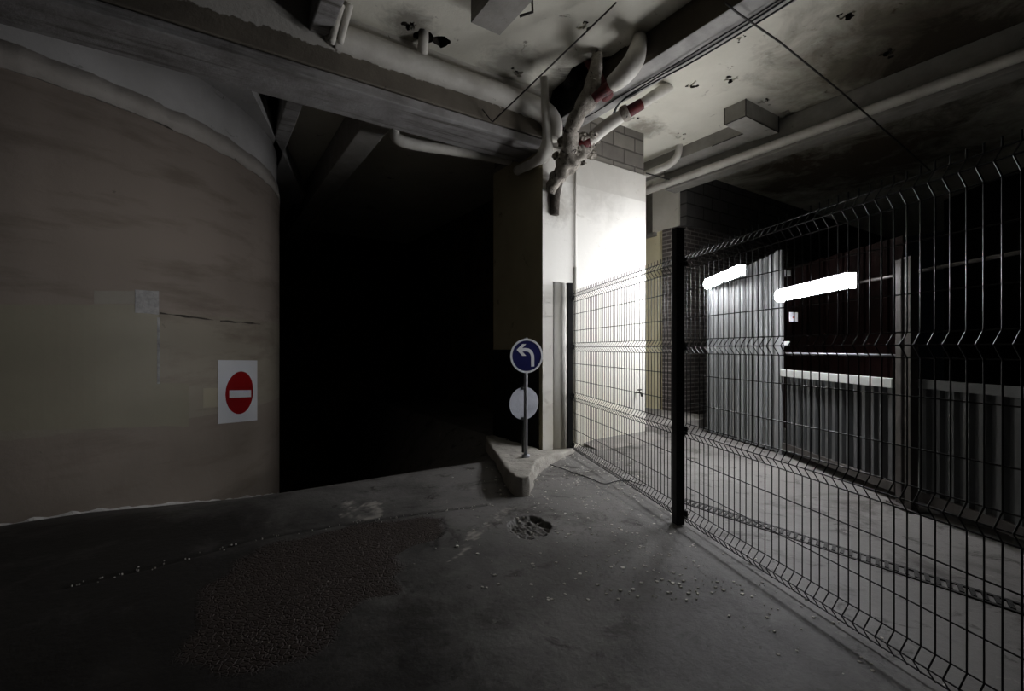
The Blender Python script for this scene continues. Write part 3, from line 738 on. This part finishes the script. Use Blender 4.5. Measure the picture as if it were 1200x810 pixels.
# ------------------------------------------------------------------ lamps
def lamp(p, q, zp, zq, label, mount):
    p = Vector(p); q = Vector(q); c = (p+q)/2
    t = thing('fluorescent_lamp', label, 'lamp', W(c.x, c.y, (zp+zq)/2), 'lit fluorescent battens')
    A = W(p.x, p.y, zp); B = W(q.x, q.y, zq); d = (B-A).normalized(); n = Vector((-d.y, d.x, 0)).normalized()
    left = W(-1, 0) - W(0, 0)
    if n.dot(left) < 0: n = -n
    up = Vector((0,0,1))
    def body(name, u0, u1, prof, m):
        g = G(); k = len(prof); V = []
        for e in (A+d*u0, B+d*u1): V += [e+n*x+up*z for x, z in prof]
        g.add(V, [tuple(range(k)), tuple(range(2*k-1,k-1,-1))]+[(i, k+i, k+(i+1)%k, (i+1)%k) for i in range(k)])
        o = g.build(name, m, t); return o
    cap = [(-.045,-.065),(0,-.065),(0,.066),(.046,.066),(.046,.072),(-.045,.072)]  # top lip added to keep lamp light off the ceiling behind
    body('housing', -.01, .01, cap, M['housing'])
    dif = [(.001,-.06)]+[(.06*math.sin(math.pi*i/10)**.6 + .001, -.06*math.cos(math.pi*i/10)) for i in range(1,10)]+[(.001,.06)]
    body('diffuser', .012, -.012, dif, M['lit'])
    for e, s_ in ((A, 1), (B, -1)):
        g = G(); c0 = e+d*s_*.18-n*.045; g.tube([c0, c0-n*mount], .009, 8); g.build('bracket', M['galv'], t)
    for e, s_ in ((A,-1),(B,1)):
        g = G(); V = [e+d*(s_*x)+n*y+up*z for x in (-.002,.010) for y, z in ((-.046,-.067),(.03,-.067),(.058,-.03),(.058,.03),(.03,.067),(-.046,.067))]
        g.add(V, [tuple(range(6)), tuple(range(11,5,-1))]+[(i, 6+i, 6+(i+1)%6, (i+1)%6) for i in range(6)]); g.build('end_cap', M['cap'], t)
lamp((2.88,6.80), (2.883,5.80), HC+.943, HC+.975, 'lit tube lamp farther left, in front of the tall corrugated hoarding', .08)
lamp((3.09,5.32), (3.0,4.10), HC+.60, HC+.60, 'lit tube lamp on the rail above the white topped gate', .06)

# ------------------------------------------------------------------ drain grate
dg = thing('drain_grate', 'narrow iron drain grate in the floor behind the mesh fence', 'drain', (3.27, 1.4, 0))
g = G(); g.box(3.215,3.235,-.5,2.38,-.02,.006); g.box(3.325,3.345,-.5,2.38,-.02,.006); g.build('frame', M['drain'], dg)
g = G(); y = -.48
while y < 2.36:
    g.add([(3.235,y,-.01),(3.325,y+.03,-.01),(3.325,y+.05,-.01),(3.235,y+.02,-.01),(3.235,y,.01),(3.325,y+.03,.01),(3.325,y+.05,.01),(3.235,y+.02,.01)],
          [(0,3,2,1),(4,5,6,7),(0,1,5,4),(1,2,6,5),(2,3,7,6),(3,0,4,7)]); y += .045
g.build('bars', M['drain'], dg)

# ------------------------------------------------------------------ pipes, ducts and boxes overhead
def lab(o, l, c, g_=None): return tag(o, l, c, g_)
lab(stube('heating_pipe', [((.96,4.37,4.08),.1),((1.1,4.36,4.08),.115),((2.2,4.36,4.08),.115),((2.95,4.36,4.08),.118),((3.2,4.35,4.07),.122),((3.37,4.34,4.02),.13),((3.45,4.34,3.9),.125),((3.45,4.36,3.76),.11)], M['pipe'], rough=.05, rs=4, seg=20),
    'thick white painted pipe running along the big left beam', 'pipe')
q = PZ(497,42,4.31)
lab(stube('branch_pipe', [((q.x,q.y+.01,4.36),.048),((q.x,q.y+.02,4.28),.05),((q.x+.01,4.30,4.2),.05),((q.x+.015,4.34,4.1),.062)], M['pipe'], rough=.05),
    'short white pipe dropping from a ceiling hole into the thick pipe', 'pipe')
for k, px_ in enumerate((391, 401)):
    a_, b_ = PY(px_+9, 6, 4.2), PY(px_-3, 50, 4.25)
    lab(stube('vent_pipe', [(a_,.03),((a_+b_)/2,.03),(b_,.032)], M['pipe'], rough=.03),
        ('left' if k == 0 else 'right')+' one of two thin white pipes meeting the beam at the top edge', 'pipe', 'two thin pipes at the top left')
# vertical white pipe by the pillar corner, flaring at the foot
lab(stube('down_pipe', [(P(637,90,5.0),.04),(P(638,100,5.02),.042),(P(639,130,5.1),.045),(P(641,160,5.2),.055),(P(639,178,5.25),.085),(P(630,188,5.4),.06),(P(606,200,5.9),.055)], M['pipe'], rough=.08),
    'slim white vertical pipe with a swollen foot at the pillar top', 'pipe')
lab(stube('lagged_pipe', [(P(700,62,4.72),.05),(P(697,88,4.72),.07),(P(691,112,4.8),.1),(P(678,134,4.95),.085),(P(670,154,5.1),.085),(P(667,178,5.22),.09)], M['pipedirty'], rough=.22, rs=9, n=14, seg=22),
    'flaking grey lagged pipe coming down from the ceiling hole', 'pipe')
lab(stube('curved_waste_pipe', [(P(750,40,4.58),.06),(P(748,54,4.42),.08),(P(742,72,4.33),.095),(P(730,88,4.42),.095),(P(717,99,4.52),.08)], M['pipe'], rough=.06),
    'curved white waste pipe at the right of the ceiling hole', 'pipe')
lab(stube('red_pipe', [(P(688,68,4.95),.05),(P(698,84,4.86),.055),(P(704,98,4.8),.06),(P(712,114,4.76),.06)], M['redpipe'], rough=.15),
    'dark red pipe inside the ceiling hole', 'pipe')
lab(stube('red_pipe', [(P(696,116,4.72),.05),(P(708,106,4.66),.055),(P(719,98,4.6),.055)], M['redpipe'], rough=.15),
    'short dark red pipe stub under the curved waste pipe', 'pipe')
wp = thing('sewer_pipe', 'white pipe with a bare red band crossing right of the cables', 'pipe', P(735,130,5.2))
stube('pipe_run', [(P(664,196,5.42),.06),(P(690,166,5.3),.07),(P(708,150,5.2),.075),(P(732,134,5.1),.065),(P(752,122,5.05),.055),(P(768,111,5.12),.06),(P(790,98,5.6),.06)], M['pipe'], wp, rough=.07)
stube('red_band', [(P(737,131,5.08),.062),(P(745,126,5.05),.06),(P(752,122,5.04),.06)], M['redpipe'], wp, rough=.08)
stube('collar', [(P(729,136,5.1),.075),(P(733,133.5,5.08),.085),(P(737,131,5.06),.075)], M['pipedirty'], wp, rough=.3)
bp = thing('broken_pipe', 'broken crusted pipe hanging against the top of the white pillar', 'pipe', P(655,200,5.4))
stube('crusted_sleeve', [(P(688,170,5.35),.08),(P(674,182,5.35),.13),(P(664,192,5.38),.13),(P(656,204,5.42),.09),(P(648,218,5.5),.075),(P(645,226,5.52),.055)], M['pipedirty'], bp, rough=.5, rs=11, n=16, seg=24)
stube('clay_stub', [(P(655,210,5.55),.055),(P(651,228,5.6),.06),(P(650,244,5.62),.055),(P(650,252,5.62),.05)], M['pipebrown'], bp, rough=.25, rs=9, n=10)
stube('red_piece', [(P(676,171,5.3),.06),(P(684,168,5.28),.065),(P(692,165,5.25),.055)], M['redpipe'], bp, rough=.3, rs=14)
rb = thing('rubble', 'crumbled plaster and mortar lumps packed on top of the pillar', 'rubble', P(680,182,5.5))
for px_, py_, d_, r_ in ((693,181,5.75,.055),(686,179,5.7,.06),(675,176,5.25,.06),(690,170,5.3,.055),(668,184,5.3,.055),(676,172,5.35,.05),(664,178,5.45,.05),(658,186,5.45,.05),(699,165,5.3,.035),(672,187,5.4,.05),(696,158,5.15,.04),(684,160,5.2,.05),(660,166,5.35,.06),(652,183,5.45,.045),(681,190,5.6,.045)):
    lump('lump', P(px_, py_, d_), r_, M['rubble'], rb, .6, 2.6, 3, (1.2,1,.9))
# thin conduit down the pillar face
q0 = PY(673.5, 184, 4.425); 
g = G(); g.tube([(q0.x, 4.412, 3.70), (q0.x, 4.412, 2.27)], .012, 8); g.tube([(q0.x, 4.412, 2.28), (q0.x, 4.412, .05)], .017, 8)
lab(g.build('conduit', M['pillar'], None, True), 'thin white conduit running down the white pillar face', 'conduit')
# cables on the right beam
for i, pts in enumerate(([(684,180,5.84),(700,165,5.7),(714,143,5.35),(726,121,5.09),(760,100,4.72),(800,79,4.45),(838,57,4.18),(905,16,3.74),(960,-20,3.42)],
                         [(689,178,5.84),(704,163,5.65),(717,141,5.33),(728,119,5.07),(765,94,4.70),(802,73,4.42),(838,52,4.13),(895,16,3.76),(950,-20,3.42)],
                         [(676,143,5.6),(700,130,5.35),(728,112,5.0),(765,91,4.66),(818,59,4.22),(885,18,3.78),(940,-18,3.44)])):
    lab(stube('electric_cable', [(P(x, y, d)-Vector((0,0,0)), .008 if i < 2 else .006) for x, y, d in pts], M['cable'], seg=6, n=6),
        ('outer black cable drooping from the right beam to the pillar', 'inner black cable drooping from the right beam to the pillar', 'thin black cable lying flat under the right beam')[i], 'cable', 'black cables on the right beam')
# hanger rods
g = G(); g.tube([PZ(722,3,4.27), P(710,15,4.02), P(577,143,5.03)], .008, 6); g.tube([P(577,143,5.03), P(565,128,5.0)], .006, 6)
lab(g.build('hanger_rod', M['angle'], None, True), 'thin dark rod slanting from the ceiling to the big left beam', 'rod')
g = G(); g.tube([P(850,3,3.55), P(863,14,3.65), P(915,50,4.1), P(985,107,4.6), P(1045,160,5.1), P(1090,200,5.5)], .009, 6)
lab(g.build('hanger_cable', M['angle'], None, True), 'thin dark line crossing the ceiling at the top right', 'cable')
# fibre-cement duct box hanging under the slab
bx = thing('duct_box', 'boxy grey duct outlet hanging from the ceiling above the fence', 'duct', (5.9, 3.27, 4.1))
g = G(); g.box(5.5, 6.28, 3.13, 3.41, 4.10, CEIL); o = g.build('casing', M['duct'], bx)
g = G()
def rod(p, q, r=.008): g.obox(p, q, r*2, 0, 1) if False else g.tube([p, q], r, 4)
for p, q in (((5.5,3.13,4.10),(6.28,3.13,4.10)),((5.5,3.13,4.10),(5.5,3.41,4.10)),((6.28,3.13,4.10),(6.28,3.13,CEIL)),((5.5,3.13,4.10),(5.5,3.13,CEIL)),((5.5,3.41,4.10),(5.5,3.41,CEIL))): rod(p, q)
g.build('edge_angles', M['angle'], bx)
dx = thing('duct_run', 'long flat grey duct along the ceiling left of the duct box', 'duct', (6.15, 5, 4.14))
g = G(); g.box(6.0, 6.34, 3.42, 12.5, 4.14, CEIL); g.build('casing', M['duct'], dx)
g = G(); 
for p, q in (((5.99,3.42,4.13),(5.99,3.42,CEIL)),((5.99,3.42,4.13),(6.34,3.42,4.13)),((5.99,3.42,4.13),(5.99,3.9,4.13))): rod(p, q)
g.build('hanger_angle', M['angle'], dx)
tb = thing('ceiling_box', 'plain grey box on the ceiling at the top edge of the view', 'duct', (2.08, 3.1, 4.11))
g = G(); g.box(1.93, 2.23, 2.6, 3.57, 4.11, CEIL); o = g.build('casing', M['duct'], tb); bevel(o, .004)
g = G(); g.tube([(2.25,3.28,4.12),(2.33,3.2,4.14),(2.36,3.25,CEIL)], .012, 6); g.build('bracket', M['angle'], tb)
# white pipe with elbow next to the duct run
lab(stube('elbow_drain_pipe', [((5.93,4.40,4.33),.05),((5.92,4.41,4.2),.052),((5.91,4.46,4.12),.055),((5.90,4.56,4.07),.055),((5.90,4.75,4.06),.055),((5.90,5.6,4.06),.055)], M['pipe'], n=8, rough=.03),
    'white pipe bending out of the ceiling beside the duct run', 'pipe')
lab(stube('long_service_pipe', [((6.27,-1.8,3.96),.058),((6.27,1,3.96),.058),((6.27,3,3.95),.058),((6.27,8,3.93),.058)], M['pipe'], seg=16, rough=.01),
    'long white pipe along the right hand beam above the brick pillar', 'pipe')
lab(stube('far_pipe', [(PY(462,152,5.15),.05),(PY(466,163,5.16),.065),(PY(490,170,5.15),.065),(PY(540,178,5.15),.06),((3.38,5.15,3.76),.06)], M['pipe'], rough=.03),
    'pale pipe glimpsed in the dark under the big left beam', 'pipe')
# support rod by the elbow pipe
g = G(); g.tube([PZ(757,203,3.98), PZ(779,209,3.98), PZ(791,212,3.98)], .01, 6); g.tube([PZ(779,209,3.98), PZ(779,209,3.98)+Vector((0,0,.12))], .008, 6)
lab(g.build('pipe_hanger', M['angle'], None, True), 'rusty hanger rod under the white elbow pipe by the pillar', 'rod')

# ------------------------------------------------------------------ cable on the floor, tap, chips
pts = [(PZ(x, y, .008), .004) for x, y in ((640,543),(655,548),(672,554),(690,560),(708,567),(722,564),(735,563),(748,567),(757,570))]
lab(stube('floor_cable', pts, M['cable'], seg=6), 'thin black cable lying on the floor beside the kerb island', 'cable')
tp = PY(747, 460, 4.40)
t = thing('wall_tap', 'small dark tap on the lower white pillar face behind the fence', 'tap', tp)
g = G(); g.tube([tp+Vector((0,.03,0)), tp+Vector((0,-.06,0)), tp+Vector((0,-.08,-.05))], .012, 8); g.build('spout', M['angle'], t, True)
g = G(); g.tube([tp+Vector((-.035,-.04,.04)), tp+Vector((.035,-.04,.04))], .01, 8); g.tube([tp+Vector((0,-.04,.0)), tp+Vector((0,-.04,.04))], .007, 8); g.build('handle', M['angle'], t, True)
g = G()
def chip(x, y, s):
    z = ground(x, y)+.002; n = random.choice((4,5,6)); a0 = random.random()*6
    pts = [(x+s*random.uniform(.5,1)*math.cos(a0+2*math.pi*i/n), y+s*random.uniform(.5,1)*math.sin(a0+2*math.pi*i/n)) for i in range(n)]
    g.prism(pts, z-.006, z+.001+s*random.uniform(.02,.14))
for i in range(900):
    X = random.gauss(.6, .42); d = random.uniform(2.3, 5.3)
    if X > 1.6: continue
    p = W(X, d); chip(p.x, p.y, random.choice((.003,.004,.005,.007,.010,.014)))
for i in range(260):
    t_ = random.random(); s = random.uniform(-1.8, 2.3); p = FP(s, random.uniform(-.1,.5), 0); chip(p.x, p.y, random.choice((.003,.004,.006,.01)))
for i in range(60):
    p = PZ(random.uniform(90, 560), 0, 0) if False else None
jl = [PZ(x, y, 0) for x, y in ((90,686),(190,662),(290,634),(390,617),(470,605),(570,592))]
for i in range(70):
    k = random.randrange(5); p = jl[k].lerp(jl[k+1], random.random()); chip(p.x+random.gauss(0,.03), p.y+random.gauss(0,.02), random.choice((.003,.004,.006)))
o = g.build('debris', M['chip']); o['kind'] = 'stuff'; o['label'] = 'pale paint flakes and grit scattered over the concrete floor'; o['category'] = 'debris'
